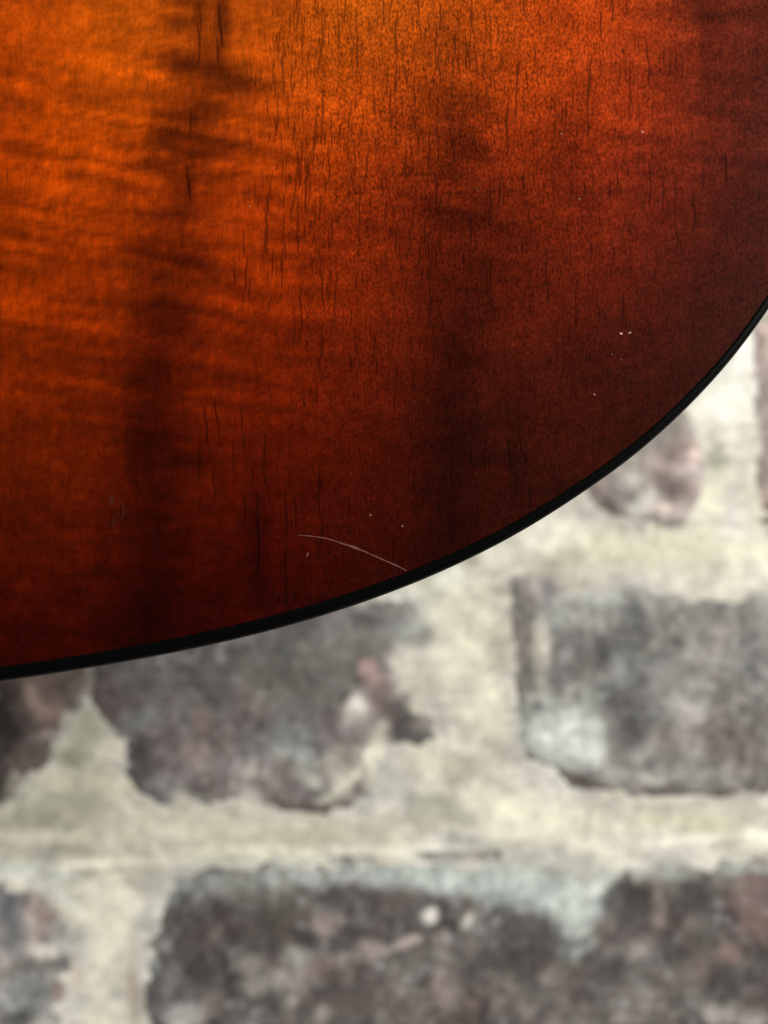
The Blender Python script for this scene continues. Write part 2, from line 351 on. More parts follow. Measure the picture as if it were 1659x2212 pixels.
brick([(306, 2330), (304, 2100), (308, 2025), (322, 1975), (350, 1938), (384, 1900), (440, 1878), (530, 1868), (690, 1864), (830, 1866), (1000, 1870), (1120, 1872), (1230, 1880), (1354, 1872), (1480, 1856), (1659, 1848), (1760, 1846), (1770, 2330)], (82, 78, 74), 251, 6, [
    (370, 1930, 60, 40, -30, (132, 136, 134), .8), (440, 1905, 60, 24, 0, (140, 144, 140), .7), (340, 2000, 34, 60, 0, (126, 126, 122), .7), (330, 2080, 26, 30, 0, (184, 188, 184), .6), (520, 1930, 60, 30, 30, (122, 122, 116), .6), (590, 1900, 110, 24, 0, (150, 152, 146), .6), (600, 1950, 60, 20, 30, (124, 122, 114), .6),
    (470, 2010, 110, 60, 20, (70, 62, 60), .85), (600, 2000, 90, 50, 0, (72, 66, 62), .85), (430, 2090, 60, 40, 0, (66, 62, 60), .7), (520, 2110, 50, 36, 0, (62, 58, 56), .8), (470, 2015, 18, 26, 0, (128, 118, 112), .6), (360, 2120, 40, 50, 30, (126, 124, 122), .7), (400, 2190, 40, 40, 30, (182, 178, 174), .8), (340, 2180, 30, 40, 0, (112, 108, 108), .6),
    (540, 2080, 26, 34, -20, (150, 144, 136), .7), (600, 2110, 70, 22, -10, (156, 150, 142), .8), (640, 2060, 30, 26, 0, (166, 166, 160), .8), (630, 2150, 20, 40, 10, (148, 140, 134), .7), (710, 1990, 26, 22, 0, (164, 142, 134), .7), (800, 2040, 40, 26, 0, (160, 142, 134), .7), (720, 2090, 60, 30, 0, (128, 104, 96), .6), (730, 2160, 60, 30, 0, (96, 80, 74), .7), (690, 2190, 24, 26, 0, (150, 142, 136), .7), (460, 2160, 30, 26, 30, (140, 118, 110), .6),
    (928, 1973, 20, 20, 0, (232, 226, 218), 1.0), (1012, 1978, 18, 26, 30, (186, 182, 172), .9), (880, 2030, 70, 10, -18, (176, 156, 146), .85), (948, 2015, 28, 12, -20, (186, 166, 156), .8), (960, 2110, 30, 26, 0, (128, 112, 106), .6), (900, 2070, 40, 14, -40, (120, 112, 104), .6), (945, 2130, 16, 34, -20, (150, 128, 120), .7), (850, 2150, 60, 40, 0, (106, 96, 90), .5),
    (760, 1888, 150, 22, 0, (172, 178, 174), .8), (900, 1892, 120, 26, 3, (176, 182, 176), .9), (1060, 1905, 150, 34, 4, (172, 180, 174), .9), (1170, 1930, 130, 44, 12, (176, 184, 178), .9), (1236, 1960, 40, 70, 0, (200, 206, 198), .96), (1210, 1985, 50, 24, 30, (150, 154, 148), .6), (1282, 1915, 60, 16, -35, (182, 186, 178), .8), (1240, 2040, 24, 40, 0, (120, 122, 116), .7), (1300, 1950, 50, 36, -30, (140, 144, 140), .6), (860, 1935, 60, 30, 0, (104, 96, 92), .6), (1140, 2020, 100, 40, 0, (74, 70, 66), .8), (1120, 2090, 90, 50, 0, (66, 63, 60), .8),
    (1350, 1990, 44, 60, 20, (72, 68, 66), .8), (1420, 1940, 14, 70, 2, (146, 132, 122), .75), (1425, 1990, 20, 30, 0, (134, 116, 108), .6), (1500, 1930, 50, 50, 0, (72, 70, 68), .85), (1620, 1960, 50, 90, 0, (124, 94, 86), .7), (1580, 1900, 40, 20, 0, (130, 120, 112), .6), (1430, 1880, 90, 20, -5, (160, 162, 154), .7), (1600, 1870, 70, 16, 0, (160, 164, 156), .8), (1530, 2020, 60, 40, 0, (80, 74, 70), .6),
    (1570, 2050, 24, 18, -20, (154, 122, 110), .7), (1500, 2090, 60, 20, -20, (116, 98, 90), .5), (1440, 2110, 50, 30, 0, (112, 102, 92), .5), (1240, 2110, 40, 60, 20, (118, 98, 92), .6), (1230, 2160, 50, 30, 0, (120, 104, 98), .5), (1290, 2120, 60, 70, 0, (70, 66, 64), .6), (1385, 2160, 16, 30, 0, (142, 136, 128), .7), (1350, 2195, 60, 20, 0, (140, 134, 126), .7), (1550, 2180, 60, 20, 10, (166, 160, 152), .8), (1620, 2200, 50, 16, 0, (160, 154, 148), .7), (1000, 2190, 60, 40, 0, (70, 66, 62), .7), (1640, 2120, 40, 40, 0, (66, 60, 58), .6), (1150, 1990, 60, 26, 20, (78, 73, 70), .8), (1330, 1965, 40, 34, -40, (80, 76, 73), .8), (1238, 1978, 34, 62, 0, (186, 192, 186), .72), (1290, 1912, 70, 14, -38, (190, 194, 186), .95)], mottle=0.42)
# the bricks around them, out of the picture
rng = np.random.RandomState(7)
def plain_brick(x0, x1, y0, y1, seed):
    j = lambda: rng.uniform(-9, 9)
    n = []
    for t in np.linspace(0, 1, 6)[:-1]: n.append((x0 + (x1 - x0) * t + j(), y0 + j()))
    for t in np.linspace(0, 1, 4)[:-1]: n.append((x1 + j(), y0 + (y1 - y0) * t + j()))
    for t in np.linspace(1, 0, 6)[:-1]: n.append((x0 + (x1 - x0) * t + j(), y1 + j()))
    for t in np.linspace(1, 0, 4)[:-1]: n.append((x0 + j(), y0 + (y1 - y0) * t + j()))
    g = rng.uniform(80, 130)
    brick(n, (g, g * 0.95, g * 0.91), seed, 7, mottle=0.36)
seed = 300
for y0, y1, spans in [
    (-1050, -600, [(-700, 160), (290, 1240), (1380, 2300)]),
    (-470, -30, [(-1250, -300), (-170, 800), (930, 1900), (2030, 2960)]),
    (110, 560, [(-700, 240), (380, 1380), (1510, 2420)]),
    (700, 1130, [(-1250, -340), (-200, 640), (2440, 2960)]),
    (1300, 1740, [(-1250, -470), (2270, 2960)]),
    (1880, 2330, [(-1250, -760), (1900, 2900)]),
    (2460, 2900, [(-1100, -200), (-60, 820), (960, 1800), (1930, 2850)]),
    (3030, 3460, [(-700, 260), (400, 1300), (1440, 2330)])]:
    for a, b in spans:
        plain_brick(a, b, y0, y1, seed); seed += 29

# ================================================================== THE GUITAR
guitar = bpy.data.objects.new('guitar', None)
C.objects.link(guitar)
guitar['label'] = 'glossy amber-to-dark-brown sunburst acoustic guitar body with black edge binding, its wooden back to the viewer'
guitar['category'] = 'guitar'
guitar.location = (0, CAM_Y + PLATE_D, 0)
guitar.rotation_euler = (0, 0, -YAW)

CX = -0.125      # centre line of the body, in the back's own metres
half = np.array([(-0.125, -0.03640), (-0.100, -0.03500), (-0.07417, -0.03125), (-0.06268, -0.02942), (-0.05126, -0.02746), (-0.03995, -0.02528), (-0.0288, -0.02281), (-0.01785, -0.01996), (-0.00714, -0.01665),
                 (0.00328, -0.01281), (0.01337, -0.00836), (0.0231, -0.0032), (0.03241, 0.00273), (0.04142, 0.00933), (0.04987, 0.01702), (0.05768, 0.02582), (0.06466, 0.03585),
                 (0.0765, 0.0585), (0.0846, 0.0850), (0.0870, 0.1120), (0.0800, 0.1600), (0.0480, 0.2200), (0.0180, 0.2700), (0.0110, 0.3050), (0.0180, 0.3500), (0.0290, 0.4000), (0.0230, 0.4350), (-0.0150, 0.4690), (-0.0700, 0.4800), (-0.125, 0.4830)])
def spline(P, n, d0, d1):
    """clamped cubic spline through the points, evenly sampled"""
    L = np.r_[0, np.cumsum(np.hypot(*np.diff(P, axis=0).T))]; h = np.diff(L); m = len(P)
    out = []
    s = np.linspace(0, L[-1], n)
    for k in range(2):
        y = P[:, k]; A = np.zeros((m, m)); b = np.zeros(m)
        A[0, 0] = A[-1, -1] = 1; b[0] = d0[k]; b[-1] = d1[k]
        for i in range(1, m - 1):
            A[i, i - 1] = 1 / h[i - 1]; A[i, i] = 2 / h[i - 1] + 2 / h[i]; A[i, i + 1] = 1 / h[i]
            b[i] = 3 * ((y[i] - y[i - 1]) / h[i - 1] ** 2 + (y[i + 1] - y[i]) / h[i] ** 2)
        D = np.linalg.solve(A, b)
        j = np.clip(np.searchsorted(L, s, 'right') - 1, 0, m - 2); t = (s - L[j]) / h[j]
        out.append((2 * t**3 - 3 * t**2 + 1) * y[j] + (t**3 - 2 * t**2 + t) * h[j] * D[j] + (-2 * t**3 + 3 * t**2) * y[j + 1] + (t**3 - t**2) * h[j] * D[j + 1])
    return np.c_[out[0], out[1]]
rim = spline(half, 900, (1, 0), (-1, 0))
tan = np.gradient(rim, axis=0); tan /= np.linalg.norm(tan, axis=1)[:, None]
inward = np.c_[-tan[:, 1], tan[:, 0]]
bw = np.interp(rim[:, 0], [-0.125, -0.069, -0.03, 0.0, 0.0166, 0.043, 0.06], [2.9, 2.75, 2.6, 2.35, 2.1, 1.75, 1.55]) / 1000
bw[rim[:, 1] > 0.03] = np.interp(rim[rim[:, 1] > 0.03, 1], [0.03, 0.2], [1.55, 2.2]) / 1000
def full_loop(P):
    """right half from bottom to top, then the mirrored left half"""
    Q = P[1:-1][::-1].copy(); Q[:, 0] = 2 * CX - Q[:, 0]
    return np.r_[P, Q]
inner = rim + inward * bw[:, None]
inner[0, 0] = inner[-1, 0] = CX
def dome(dist):
    return -0.0022 * (1 - np.exp(-dist / 0.045))      # the back is braced into a shallow dome

# --- back panel: rows across the body between the two binding edges
rows = inner.copy()
rows[:, 1] = np.maximum.accumulate(rows[:, 1] + np.arange(len(rows)) * 1e-9)
ncol = 420
uu = np.linspace(-1, 1, ncol)
PX = CX + (rows[:, 0] - CX)[:, None] * uu[None, :]; PZ = rows[:, 1][:, None] * np.ones((1, ncol))
gu, gv = PX.ravel(), PZ.ravel()
# distance to the rim, from a coarse outline
loop = full_loop(inner)[::4]
dist = np.full(gu.size, 1.0)
mirror_u = np.where(gu < CX, 2 * CX - gu, gu)
hl = inner[::4]
for (ax, ay), (bx_, by_) in zip(hl[:-1], hl[1:]):
    ex, ey = bx_ - ax, by_ - ay
    t = np.clip(((mirror_u - ax) * ex + (gv - ay) * ey) / (ex * ex + ey * ey + 1e-18), 0, 1)
    np.minimum(dist, np.hypot(mirror_u - ax - t * ex, gv - ay - t * ey), out=dist)
PY = dome(dist)
V = np.c_[gu, PY, gv]
nr = len(rows)
q = (np.arange(nr - 1)[:, None] * ncol + np.arange(ncol - 1)[None, :]).ravel()
F = np.c_[q, q + 1, q + ncol + 1, q + ncol]

# --- stain of the sunburst and figure of the wood, on the 1659-sheet
S, T = back_px(gu, gv)
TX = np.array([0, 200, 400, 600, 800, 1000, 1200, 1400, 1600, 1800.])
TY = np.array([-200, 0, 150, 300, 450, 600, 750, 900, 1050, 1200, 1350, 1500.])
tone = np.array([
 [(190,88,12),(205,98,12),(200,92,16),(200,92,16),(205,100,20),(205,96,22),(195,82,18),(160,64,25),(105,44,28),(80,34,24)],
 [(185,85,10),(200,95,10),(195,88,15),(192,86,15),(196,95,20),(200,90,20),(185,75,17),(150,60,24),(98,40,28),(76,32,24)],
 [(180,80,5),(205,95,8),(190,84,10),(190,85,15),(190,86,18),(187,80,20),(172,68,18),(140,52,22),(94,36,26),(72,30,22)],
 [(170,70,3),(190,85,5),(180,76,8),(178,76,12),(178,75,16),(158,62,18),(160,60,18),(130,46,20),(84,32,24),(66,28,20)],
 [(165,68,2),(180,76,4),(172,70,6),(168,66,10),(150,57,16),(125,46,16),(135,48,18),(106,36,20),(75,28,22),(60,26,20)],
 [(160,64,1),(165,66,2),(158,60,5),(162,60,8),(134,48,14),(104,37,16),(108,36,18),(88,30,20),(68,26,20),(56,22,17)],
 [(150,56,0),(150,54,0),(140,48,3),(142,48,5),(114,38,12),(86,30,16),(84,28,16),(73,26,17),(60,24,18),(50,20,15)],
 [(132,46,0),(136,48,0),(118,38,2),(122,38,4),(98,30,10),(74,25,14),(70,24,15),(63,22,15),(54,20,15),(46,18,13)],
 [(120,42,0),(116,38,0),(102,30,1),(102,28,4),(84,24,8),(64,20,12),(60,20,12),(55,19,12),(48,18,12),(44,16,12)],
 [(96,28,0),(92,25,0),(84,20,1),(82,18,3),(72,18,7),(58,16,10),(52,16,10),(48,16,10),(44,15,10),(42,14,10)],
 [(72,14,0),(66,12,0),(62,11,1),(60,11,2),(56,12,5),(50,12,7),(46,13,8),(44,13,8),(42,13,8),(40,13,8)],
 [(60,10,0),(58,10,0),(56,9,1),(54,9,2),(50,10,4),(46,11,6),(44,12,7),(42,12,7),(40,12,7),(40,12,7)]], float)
def table(x, y):
    x = np.clip(x, TX[0], TX[-1] - 1e-6); y = np.clip(y, TY[0], TY[-1] - 1e-6)
    i = np.searchsorted(TX, x, 'right') - 1; j = np.searchsorted(TY, y, 'right') - 1
    a = ((x - TX[i]) / (TX[i + 1] - TX[i]))[:, None]; b = ((y - TY[j]) / (TY[j + 1] - TY[j]))[:, None]
    return (tone[j, i] * (1 - a) + tone[j, i + 1] * a) * (1 - b) + (tone[j + 1, i] * (1 - a) + tone[j + 1, i + 1] * a) * b
# away from the part in view the burst simply follows the distance to the rim
wx = 26 * fbm(S / 190, T / 190, 3, 3); wy = 26 * fbm(S / 190, T / 190, 3, 4)
acc = 0
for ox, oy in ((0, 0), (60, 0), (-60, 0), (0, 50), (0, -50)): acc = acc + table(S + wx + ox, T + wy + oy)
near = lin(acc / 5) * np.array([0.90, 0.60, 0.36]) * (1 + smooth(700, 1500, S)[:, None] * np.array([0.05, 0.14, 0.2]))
near[:, 1] *= 1 + 0.25 * (1 - smooth(0, 500, T)) * smooth(60, 320, S) * (1 - smooth(900, 1400, S))
bt = np.clip(dist / 0.075, 0, 1)[:, None] ** 0.8
far = lin((50, 12, 5)) * (1 - bt) ** 2 + lin((120, 44, 6)) * 2 * bt * (1 - bt) + lin((200, 95, 12)) * bt ** 2
wv = (smooth(-350, -120, S) * (1 - smooth(1750, 1950, S)) * smooth(-350, -180, T))[:, None]
stain = near * wv + far * (1 - wv)
# figure: dark curls of the grain, ragged sideways like flame
tongue = fbm(S / 210, T / 34 + S / 520, 3, 41); fine = fbm(S / 90, T / 16, 3, 44); strand = fbm(S / 7, T / 170, 3, 47)
def band(pts, strength, rag=1.0, power=2.0):
    pts = np.asarray(pts, float)
    cx = np.interp(T, pts[:, 1], pts[:, 0]); w = np.interp(T, pts[:, 1], pts[:, 2]); k = np.interp(T, pts[:, 1], pts[:, 3])
    r = np.abs(S - cx + rag * (20 * tongue + 12 * fine)) / w
    return strength * k * np.exp(-r ** power)
def spot(cx, cy, rx, ry, rot, s):
    a = math.radians(rot); dx = S - cx; dy = T - cy
    u = (dx * math.cos(a) + dy * math.sin(a)) / rx; v = (-dx * math.sin(a) + dy * math.cos(a)) / ry
    return s * np.exp(-(np.abs(u + 0.25 * fine) ** 2.6 + np.abs(v + 0.3 * tongue) ** 2.6))
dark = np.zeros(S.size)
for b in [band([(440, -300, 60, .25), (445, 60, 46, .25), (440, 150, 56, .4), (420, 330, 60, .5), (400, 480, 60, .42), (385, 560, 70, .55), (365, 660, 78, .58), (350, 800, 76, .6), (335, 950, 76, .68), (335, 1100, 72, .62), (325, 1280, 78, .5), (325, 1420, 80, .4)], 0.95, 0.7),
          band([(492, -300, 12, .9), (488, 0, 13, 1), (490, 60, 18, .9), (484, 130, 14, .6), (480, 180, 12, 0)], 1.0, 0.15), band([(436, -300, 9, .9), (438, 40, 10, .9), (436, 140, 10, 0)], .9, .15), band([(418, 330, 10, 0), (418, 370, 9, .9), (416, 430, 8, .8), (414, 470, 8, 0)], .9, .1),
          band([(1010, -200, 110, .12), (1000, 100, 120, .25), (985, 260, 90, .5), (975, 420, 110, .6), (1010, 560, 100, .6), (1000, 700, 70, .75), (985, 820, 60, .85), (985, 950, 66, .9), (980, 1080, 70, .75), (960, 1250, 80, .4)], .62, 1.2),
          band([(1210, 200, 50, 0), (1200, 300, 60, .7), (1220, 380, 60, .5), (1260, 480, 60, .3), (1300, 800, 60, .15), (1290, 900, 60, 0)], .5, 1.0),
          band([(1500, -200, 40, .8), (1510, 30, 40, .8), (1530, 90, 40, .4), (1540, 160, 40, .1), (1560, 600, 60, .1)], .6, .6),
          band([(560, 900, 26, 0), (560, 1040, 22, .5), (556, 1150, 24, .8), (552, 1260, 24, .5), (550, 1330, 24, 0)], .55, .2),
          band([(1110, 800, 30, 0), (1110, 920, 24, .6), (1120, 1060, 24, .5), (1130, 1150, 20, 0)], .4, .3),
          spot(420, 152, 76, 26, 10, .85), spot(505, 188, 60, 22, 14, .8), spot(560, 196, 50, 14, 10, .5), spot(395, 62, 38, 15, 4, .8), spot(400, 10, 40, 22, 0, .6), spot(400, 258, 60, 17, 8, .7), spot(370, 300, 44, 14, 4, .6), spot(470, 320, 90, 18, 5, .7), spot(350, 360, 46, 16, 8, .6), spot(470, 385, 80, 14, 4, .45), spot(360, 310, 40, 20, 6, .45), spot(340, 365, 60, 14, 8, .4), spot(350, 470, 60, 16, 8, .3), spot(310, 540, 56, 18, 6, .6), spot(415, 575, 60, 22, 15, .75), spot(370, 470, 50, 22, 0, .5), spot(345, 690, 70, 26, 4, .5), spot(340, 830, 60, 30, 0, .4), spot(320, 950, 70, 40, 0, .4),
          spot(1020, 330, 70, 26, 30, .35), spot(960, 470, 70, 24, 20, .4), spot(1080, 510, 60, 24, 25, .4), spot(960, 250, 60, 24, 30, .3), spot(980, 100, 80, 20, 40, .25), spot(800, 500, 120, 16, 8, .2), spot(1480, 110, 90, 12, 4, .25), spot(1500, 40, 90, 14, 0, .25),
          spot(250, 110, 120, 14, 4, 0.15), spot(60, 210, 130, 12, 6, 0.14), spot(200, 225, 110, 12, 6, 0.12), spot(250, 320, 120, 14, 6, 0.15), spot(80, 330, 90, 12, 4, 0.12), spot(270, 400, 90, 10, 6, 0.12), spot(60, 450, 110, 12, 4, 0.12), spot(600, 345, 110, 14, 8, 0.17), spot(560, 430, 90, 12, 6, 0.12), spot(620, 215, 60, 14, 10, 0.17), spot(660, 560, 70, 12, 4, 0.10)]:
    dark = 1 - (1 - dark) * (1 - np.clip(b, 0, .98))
left = (1 - smooth(300, 900, S))
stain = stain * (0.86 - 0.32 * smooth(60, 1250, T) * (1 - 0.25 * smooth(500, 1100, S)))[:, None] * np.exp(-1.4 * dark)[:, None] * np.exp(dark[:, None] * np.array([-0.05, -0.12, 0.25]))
curl = fbm(S / 160 + T / 900, T / 22 + S / 260, 3, 61)
cloud = fbm(S / 70, T / 40, 4, 66, 0.6)
ripple = fbm(S / 230, (T - 0.15 * S) / 17 + 0.5 * fbm(S / 150, T / 150, 2, 71), 2, 73)          # fine curl beside the left streak
ripm = np.exp(-((S - 330) / 430) ** 4) * (0.45 + 0.55 * smooth(60, 220, T)) * (1 - 0.65 * smooth(700, 1050, T))
slant = fbm((S + 0.5 * T) / 170, (T - 0.42 * S) / 30, 2, 77)                                        # slanting curl at the second streak
slam = np.exp(-((S - 1030) / 170) ** 2 - ((T - 380) / 260) ** 2)
edge_r = fbm(S / 150, (T - 0.10 * S) / 24, 2, 79) * smooth(1150, 1350, S) * (1 - smooth(350, 700, T))
mott = fbm(S / 44, T / 34, 3, 83, 0.7)
stain = stain * np.exp((0.05 + 0.05 * left) * curl + 0.13 * cloud + 0.14 * strand + 0.36 * ripm * ripple + 0.34 * slam * slant + 0.22 * edge_r + (0.12 + 0.14 * left) * mott)[:, None]

# --- wood material
def wood_material():
    N = Nodes('sunburst_mahogany')
    obj, s = N.objxyz()
    mx = N.math('MULTIPLY', s[0], 1000.0); mz = N.math('MULTIPLY', s[2], 1000.0)
    base = N.attr('stain')['Color']; den = N.attr('pores')['Fac']; spk = N.attr('sparkle')['Fac']
    wob = N.math('MULTIPLY', N.math('SUBTRACT', N.noise(N.xyz(N.math('MULTIPLY', mx, 0.25), N.math('MULTIPLY', mz, 0.22)), 1.0, 2.0), 0.5), 1.6)
    xw = N.math('ADD', mx, wob)
    def aniso(sx, sz, detail=3.0, off=0.0, rough=0.55):
        return N.noise(N.xyz(N.math('MULTIPLY', xw, sx), N.math('MULTIPLY', mz, sz), off), 1.0, detail, rough)
    fibre = aniso(2.6, 0.16, 4.0, 3.0)
    grain = aniso(2.7, 1.5, 3.0, 9.0, 0.65)
    def pores(sx, sz, lo, hi, keep, off):
        d, c = N.voronoi(N.xyz(N.math('MULTIPLY_ADD', xw, sx, off), N.math('MULTIPLY_ADD', mz, sz, off * 1.7)))
        sep = N.n.new('ShaderNodeSeparateColor'); N.t.links.new(c, sep.inputs[0])
        on = N.step(keep, keep + 0.12, sep.outputs[0])
        wid = N.math('MULTIPLY_ADD', sep.outputs[1], 0.5, 0.6)
        return N.math('MULTIPLY', N.math('MULTIPLY', N.math('SUBTRACT', 1.0, N.step(lo, hi, N.math('DIVIDE', d, wid))), on), N.math('MULTIPLY_ADD', sep.outputs[2], 0.6, 0.4))
    p2 = pores(1.15, 0.10, 0.09, 0.26, 0.25, 7.9)
    p3 = pores(1.9, 0.22, 0.12, 0.30, 0.2, 13.1)
    pore = N.math('MAXIMUM', N.math('MULTIPLY', p2, 0.75), N.math('MULTIPLY', p3, 0.55))
    pore = N.math('MULTIPLY', pore, den)
    k = N.math('MULTIPLY', N.ramp(0.3, 0.7, 0.86, 1.15, fibre),
               N.math('ADD', 1.0, N.math('MULTIPLY', N.math('MULTIPLY', N.math('SUBTRACT', grain, 0.5), 4.2), spk)))
    dapple = N.noise(N.xyz(N.math('MULTIPLY', xw, 0.62), N.math('MULTIPLY', mz, 0.50), 21.0), 1.0, 3.0, 0.65)
    k = N.math('MULTIPLY', k, N.ramp(0.3, 0.7, 0.76, 1.25, dapple))
    k = N.math('MAXIMUM', k, 0.15)
    k = N.math('MULTIPLY', k, N.math('SUBTRACT', 1.0, N.math('MULTIPLY', pore, 0.80)))
    col = N.mix(1.0, base, N.xyz(k, k, k), 'MULTIPLY')
    N.put(N.bsdf.inputs['Base Color'], col)
    rough = N.ramp(0.3, 0.7, 0.28, 0.38, grain)
    N.put(N.bsdf.inputs['Roughness'], rough)
    N.bsdf.inputs['Specular IOR Level'].default_value = 0.08
    h = N.math('ADD', N.math('MULTIPLY', grain, 0.25), N.math('SUBTRACT', N.math('MULTIPLY', fibre, 0.25), pore))
    N.put(N.bsdf.inputs['Normal'], N.bump(h, 0.25, 0.00004))
    return N.mat
M_wood = wood_material()
back = mesh_object('back_panel', V, F, M_wood, guitar)
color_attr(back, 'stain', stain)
pd = 0.25 + 0.75 * smooth(480, 640, S) * (1 - 0.65 * smooth(1350, 1600, S)) * (1 - 0.55 * smooth(650, 1000, T))
float_attr(back, 'pores', pd)
float_attr(back, 'sparkle', (0.22 + 0.62 * smooth(520, 760, S) * (1 - 0.3 * smooth(1200, 1500, S)) * (1 - 0.45 * smooth(200, 900, T))))  # glinting of the grain, painted as flecks in the base colour

# --- open pores, scratches and chips: slivers of real geometry lying on the lacquer
def stain_at(px, py):
    """stain of the wood under a mark (nearest point of the panel)"""
    u, v = back_pt(px, py)
    r = np.clip(np.searchsorted(rows[:, 1], v), 1, nr - 1)
    w = np.maximum(rows[r, 0] - CX, 1e-6)
    c = np.clip(np.round(((u - CX) / w + 1) / 2 * (ncol - 1)).astype(int), 0, ncol - 1)
    i = r * ncol + c
    return stain[i], PY[i]
def slivers(name, lines, shade, mat, parent, lift=0.00003, tint=None):
    """lines: lists of (x, y, half width) on the sheet; a tapered ribbon along each"""
    Vs, Fs, Cs = [], [], []
    n0 = 0
    for L in lines:
        L = np.asarray(L, float)
        d = np.gradient(L[:, :2], axis=0); d /= np.linalg.norm(d, axis=1)[:, None] + 1e-9
        nrm = np.c_[-d[:, 1], d[:, 0]]
        for sgn in (-1, 1):
            q = L[:, :2] + sgn * nrm * L[:, 2:3]
            u, v = back_pt(q[:, 0], q[:, 1])
            st, py = stain_at(L[:, 0], L[:, 1])
            Vs.append(np.c_[u, py - lift, v]); Cs.append(st * shade if tint is None else st * (1 - shade) + np.asarray(tint) * shade)
        m = len(L); i = np.arange(m - 1)
        Fs.append(np.c_[n0 + i, n0 + i + 1, n0 + m + i + 1, n0 + m + i]); n0 += 2 * m
    o = mesh_object(name, np.concatenate(Vs), np.concatenate(Fs), mat, parent, False)
    color_attr(o, 'stain', np.concatenate(Cs))
    return o
def stain_material(name, rough, spec):
    N = Nodes(name)
    obj, s_ = N.objxyz()
    n = N.noise(obj, 2500, 2, 0.5); k = N.ramp(0.25, 0.75, 0.75, 1.2, n)
    N.put(N.bsdf.inputs['Base Color'], N.mix(1.0, N.attr('stain')['Color'], N.xyz(k, k, k), 'MULTIPLY'))
    N.bsdf.inputs['Roughness'].default_value = rough; N.bsdf.inputs['Specular IOR Level'].default_value = spec
    return N.mat
M_pore = stain_material('filled_pore', 0.5, 0.05)
M_bare = stain_material('bare_scratched_wood', 0.8, 0.1)
rp = np.random.RandomState(11)
def pore_line(x, y, length, hw, lean=0.0):
    n = max(4, int(length / 12)); t = np.linspace(0, 1, n)
    wob = np.cumsum(rp.normal(0, 1.6, n)); wob -= np.linspace(wob[0], wob[-1], n) * 0.6
    w = hw * np.sin(np.pi * np.clip(t, 0.03, 0.97)) ** 0.6 * rp.uniform(0.6, 1.25, n)
    return np.c_[x + lean * t + wob, y + length * t, w]
lines = []
# the long ones one can pick out
for x, y, l, hw, lean in [(590, 388, 165, 2.6, -10), (585, 490, 70, 2.2, -3), (858, 145, 80, 3.0, -4), (862, 35, 110, 2.6, -2), (848, 225, 60, 2.2, -3), (700, 50, 120, 2.4, -10), (692, 235, 130, 2.4, -14), (660, 310, 110, 2.2, -10), (668, 370, 90, 2.0, -6), (648, 455, 100, 2.4, 2), (645, 380, 110, 2.0, -10),
    (700, 200, 110, 2.2, -2), (716, 310, 90, 1.9, 2), (735, 60, 60, 2.2, 0), (650, 10, 40, 2.2, -6), (652, 30, 50, 2.0, -6), (618, 120, 100, 2.0, 2), (1125, 140, 120, 2.4, -14), (1100, 215, 110, 2.4, -6), (1275, 120, 130, 2.4, -6), (1268, 250, 50, 2.0, -2), (1360, 160, 110, 2.2, -4), (1398, 130, 60, 2.2, 0), (1295, 30, 70, 2.2, 4), (1325, 0, 60, 2.2, 0),
    (1160, 30, 40, 2.2, 4), (1130, 0, 50, 2.2, 6), (1060, 50, 60, 2.0, -2), (1010, 100, 60, 2.2, 4), (950, 110, 50, 2.0, -4), (905, 0, 75, 2.2, 0), (812, 220, 40, 3.0, 2), (800, 320, 110, 2.0, -10), (775, 60, 70, 2.0, 2), (540, 560, 90, 2.2, -6), (532, 500, 60, 2.0, 2), (615, 540, 90, 2.2, 0), (546, 600, 50, 1.8, -2), (510, 560, 60, 1.8, 2),
    (698, 570, 110, 1.8, 3), (697, 720, 90, 1.6, -3), (730, 590, 120, 1.6, -4), (655, 620, 120, 1.6, -2), (1060, 400, 80, 1.8, 4), (1085, 370, 90, 1.8, -6), (1400, 350, 100, 1.8, -2), (1430, 380, 80, 1.6, 0), (1495, 420, 90, 1.6, 2), (1565, 330, 80, 1.6, 0), (1180, 540, 80, 1.6, 0), (940, 380, 70, 1.8, 2), (880, 320, 80, 1.8, -2),
    (556, 1060, 190, 3.0, 2), (575, 930, 120, 2.2, 6), (618, 1060, 110, 2.0, 0), (640, 1070, 80, 1.6, 0), (560, 1090, 60, 2.4, 4), (530, 1060, 80, 1.8, 0), (470, 860, 90, 2.0, 10), (446, 880, 110, 2.0, 12), (525, 880, 110, 1.8, 4), (505, 950, 80, 1.8, 4), (436, 960, 80, 1.8, 0), (465, 990, 90, 1.6, 2), (620, 1180, 130, 1.8, -2), (700, 1100, 120, 1.6, 0),
    (1100, 950, 60, 1.8, 4), (1120, 930, 70, 1.6, 20), (1145, 1040, 60, 1.8, 0), (1185, 600, 60, 1.4, 0), (1245, 620, 90, 1.4, 0), (1345, 640, 60, 1.4, 0), (440, 20, 60, 2.2, 4), (436, 60, 90, 2.6, 2), (482, 20, 90, 3.6, 6), (476, 90, 60, 2.4, 2), (412, 360, 80, 3.0, 2), (420, 240, 70, 2.0, -4)]:
    lines.append(pore_line(x, y, l, hw, lean))
k = 0
gl = np.sort(rp.uniform(-120, 1720, 300)); gph = rp.uniform(0, 6, 300)
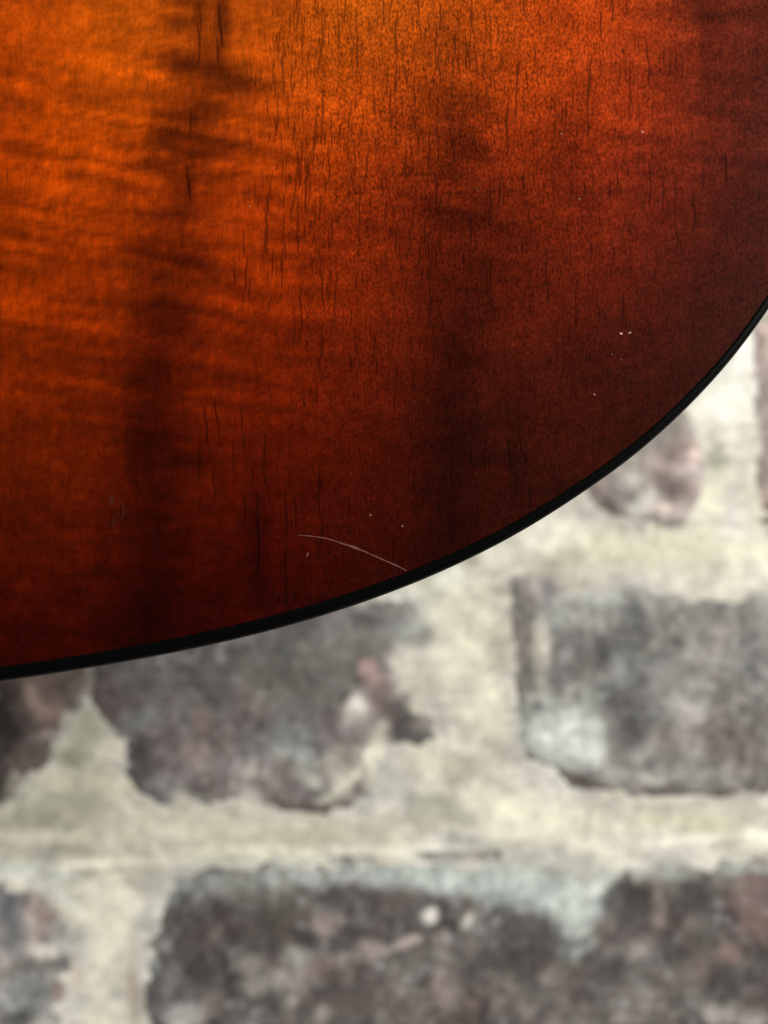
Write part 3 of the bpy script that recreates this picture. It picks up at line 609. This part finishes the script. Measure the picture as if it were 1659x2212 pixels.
while k < 720:
    g_ = rp.randint(300); x = gl[g_] + rp.normal(0, 2.5); y = rp.uniform(-160, 1420)
    dens = 0.02 + 0.98 * float(smooth(520, 640, np.array(x))) * (1 - 0.72 * float(smooth(1150, 1450, np.array(x)))) * (1 - 0.75 * float(smooth(250, 950, np.array(y))))
    if rp.rand() > dens: continue
    u, v = back_pt(x, y); k += 1
    l = rp.gamma(1.6, 17) + 7; x += 5 * math.sin(y / 160 + gph[g_])
    ub, vb = back_pt(x, y + l)
    edge = np.interp(ub, inner[:520, 0], inner[:520, 1])
    if vb < edge + 0.0012 or u > 0.08: continue
    lines.append(pore_line(x, y, l, rp.uniform(0.7, 1.6), rp.normal(0, 1.5)))
po = slivers('grain_pores', lines, 0.50, M_pore, back)
po['kind'] = 'stuff'
# the long scratch that runs into the binding
sx = np.array([645, 672, 700, 724, 745, 768, 790, 815, 840, 862, 878.]); sy = np.array([1156, 1157.5, 1161.5, 1168, 1175.5, 1183, 1192.5, 1203, 1214, 1224.5, 1233.])
sw = np.array([0.6, 1.0, 1.2, 1.3, 1.9, 2.2, 1.4, 1.1, 1.2, 1.2, 0.9])
so = slivers('scratch', [np.c_[np.interp(np.linspace(0, 10, 60), np.arange(11), sx), np.interp(np.linspace(0, 10, 60), np.arange(11), sy) + 0.5 * fbm(np.linspace(0, 9, 60), np.zeros(60), 3, 5), np.interp(np.linspace(0, 10, 60), np.arange(11), sw) * (1 + 0.3 * fbm(np.linspace(0, 14, 60), np.zeros(60), 2, 6))]],
             0.62, M_bare, back, 0.00005, (0.20, 0.085, 0.075))
so['label'] = 'long pale curved scratch running down into the binding'
# fine rub marks
rub = []
for k in range(14):
    x = 258 + rp.normal(0, 13); y = 1085 + rp.normal(0, 16); l = rp.uniform(10, 34)
    rub.append(np.c_[x - np.linspace(0, 1, 5) * l * 0.16, y + np.linspace(0, 1, 5) * l, 0.55 * np.sin(np.pi * np.linspace(0.1, 0.9, 5))])
rub += [np.c_[273 - np.linspace(0, 5, 5), 1090 + np.linspace(0, 34, 5), [.4, 1, 1.1, .9, .4]], np.c_[252 - np.linspace(0, 5, 5), 1112 + np.linspace(0, 26, 5), [.4, .9, .9, .8, .4]]]
ro = slivers('rub_marks', rub, 0.12, M_bare, back, 0.00005, (0.20, 0.10, 0.075))
ro['kind'] = 'stuff'
# chips down to the pale wood
for (a, b, ra, rb, rot, st) in [(1340, 722, 3.4, 2.2, 20, .95), (1359, 720.5, 4.4, 1.7, -25, .8), (801, 1113, 1.9, 1.8, 0, .7), (869.5, 1136, 1.9, 2.0, 0, .75), (1283, 853, 1.9, 1.8, 0, .8), (665, 1198, 1.6, 4.4, 25, .35), (1386, 291, 3.2, 3.8, -20, .6), (1211, 296, 1.8, 2.6, 0, .5), (1250, 435, 2.6, 2.4, 0, .35),
        (1321, 766, 1.3, 1.9, 0, .4), (1341, 778, 1.2, 1.8, 0, .35), (1032, 415, 1.0, 4.5, -20, .25), (545, 453, 1.7, 1.7, 0, .45)]:
    ang = np.linspace(0, 2 * np.pi, 11)[:-1]; rr = rp.uniform(0.65, 1.25, 10)
    c_, s_ = math.cos(math.radians(rot)), math.sin(math.radians(rot))
    ex, ey = ra * rr * np.cos(ang), rb * rr * np.sin(ang)
    qx = np.r_[a, a + ex * c_ - ey * s_]; qy = np.r_[b, b + ex * s_ + ey * c_]
    u, v = back_pt(qx, qy); st_, py = stain_at(qx, qy)
    o = mesh_object('chip', np.c_[u, py - 0.00005 - 0.00003 * (np.arange(11) == 0), v], [(0, 1 + k, 1 + (k + 1) % 10) for k in range(10)], M_bare, back, False)
    st = st if st > .9 else st * 0.6
    color_attr(o, 'stain', st_ * (1 - st) + np.array([0.66, 0.42, 0.33]) * st)

# --- binding, side and face plate
def plain(name, rgb, rough, spec, bumpy=None):
    N = Nodes(name)
    obj, s = N.objxyz()
    n = N.noise(obj, 900, 3, 0.6)
    c = N.xyz(*[N.math('MULTIPLY', v, N.ramp(0.2, 0.8, 0.8, 1.2, n)) for v in rgb])
    N.put(N.bsdf.inputs['Base Color'], c)
    N.put(N.bsdf.inputs['Roughness'], N.ramp(0.2, 0.8, rough - 0.06, rough + 0.06, n))
    N.bsdf.inputs['Specular IOR Level'].default_value = spec
    return N.mat
M_binding = plain('black_binding_plastic', (0.0016, 0.0016, 0.0016), 0.45, 0.04)
M_side = plain('dark_stained_side_wood', (0.085, 0.020, 0.008), 0.3, 0.10)
M_face = plain('spruce_face_lacquer', (0.32, 0.15, 0.05), 0.35, 0.3)

def sweep(name, section, mat, closed=False):
    """section: list of (inset as share of the binding width, inset in metres, depth)"""
    rings = []
    for share, add, dep in section:
        P = rim + inward * (bw * share + add)[:, None]
        P[0, 0] = P[-1, 0] = CX
        Q = full_loop(P)
        rings.append(np.c_[Q[:, 0], np.full(len(Q), dep), Q[:, 1]])
    n = len(rings[0]); m = len(rings)
    V = np.concatenate(rings)
    i = np.arange(n); j = (i + 1) % n
    F = np.concatenate([np.c_[a * n + i, a * n + j, b * n + j, b * n + i] for a, b in ([(k, k + 1) for k in range(m - 1)] + ([(m - 1, 0)] if closed else []))])
    return mesh_object(name, V, F, mat, guitar)
sweep('binding', [(1.0, 0.0001, 0.004), (1.0, -0.00001, 0.00006), (0.95, 0, -0.00004), (0.7, 0, 0.00000), (0.5, 0, 0.00008), (0.32, 0, 0.00028), (0.18, 0, 0.0006), (0.07, 0, 0.0011), (0.0, 0, 0.0018), (0.0, 0, 0.0062), (0.6, 0, 0.0064)], M_binding)
sweep('side', [(0, 0.0004, 0.0060), (0, 0.0003, 0.0066), (0, 0.0003, 0.03), (0, 0.0003, 0.06), (0, 0.0003, 0.0935)], M_side)
sweep('binding', [(0.6, 0, 0.0926), (0.0, 0, 0.0930), (0.0, 0, 0.0975), (0.3, 0, 0.0990), (1.0, 0.0, 0.0994)], M_binding)
ncf = 24
sel = np.arange(0, nr, 6); 
if sel[-1] != nr - 1: sel = np.r_[sel, nr - 1]
fx = CX + (rows[sel, 0] - CX)[:, None] * np.linspace(-1, 1, ncf)[None, :]; fz = rows[sel, 1][:, None] * np.ones((1, ncf))
q = (np.arange(len(sel) - 1)[:, None] * ncf + np.arange(ncf - 1)[None, :]).ravel()
mesh_object('face_plate', np.c_[fx.ravel(), np.full(fx.size, 0.0992), fz.ravel()], np.c_[q, q + ncf, q + ncf + 1, q + 1], M_face, guitar)
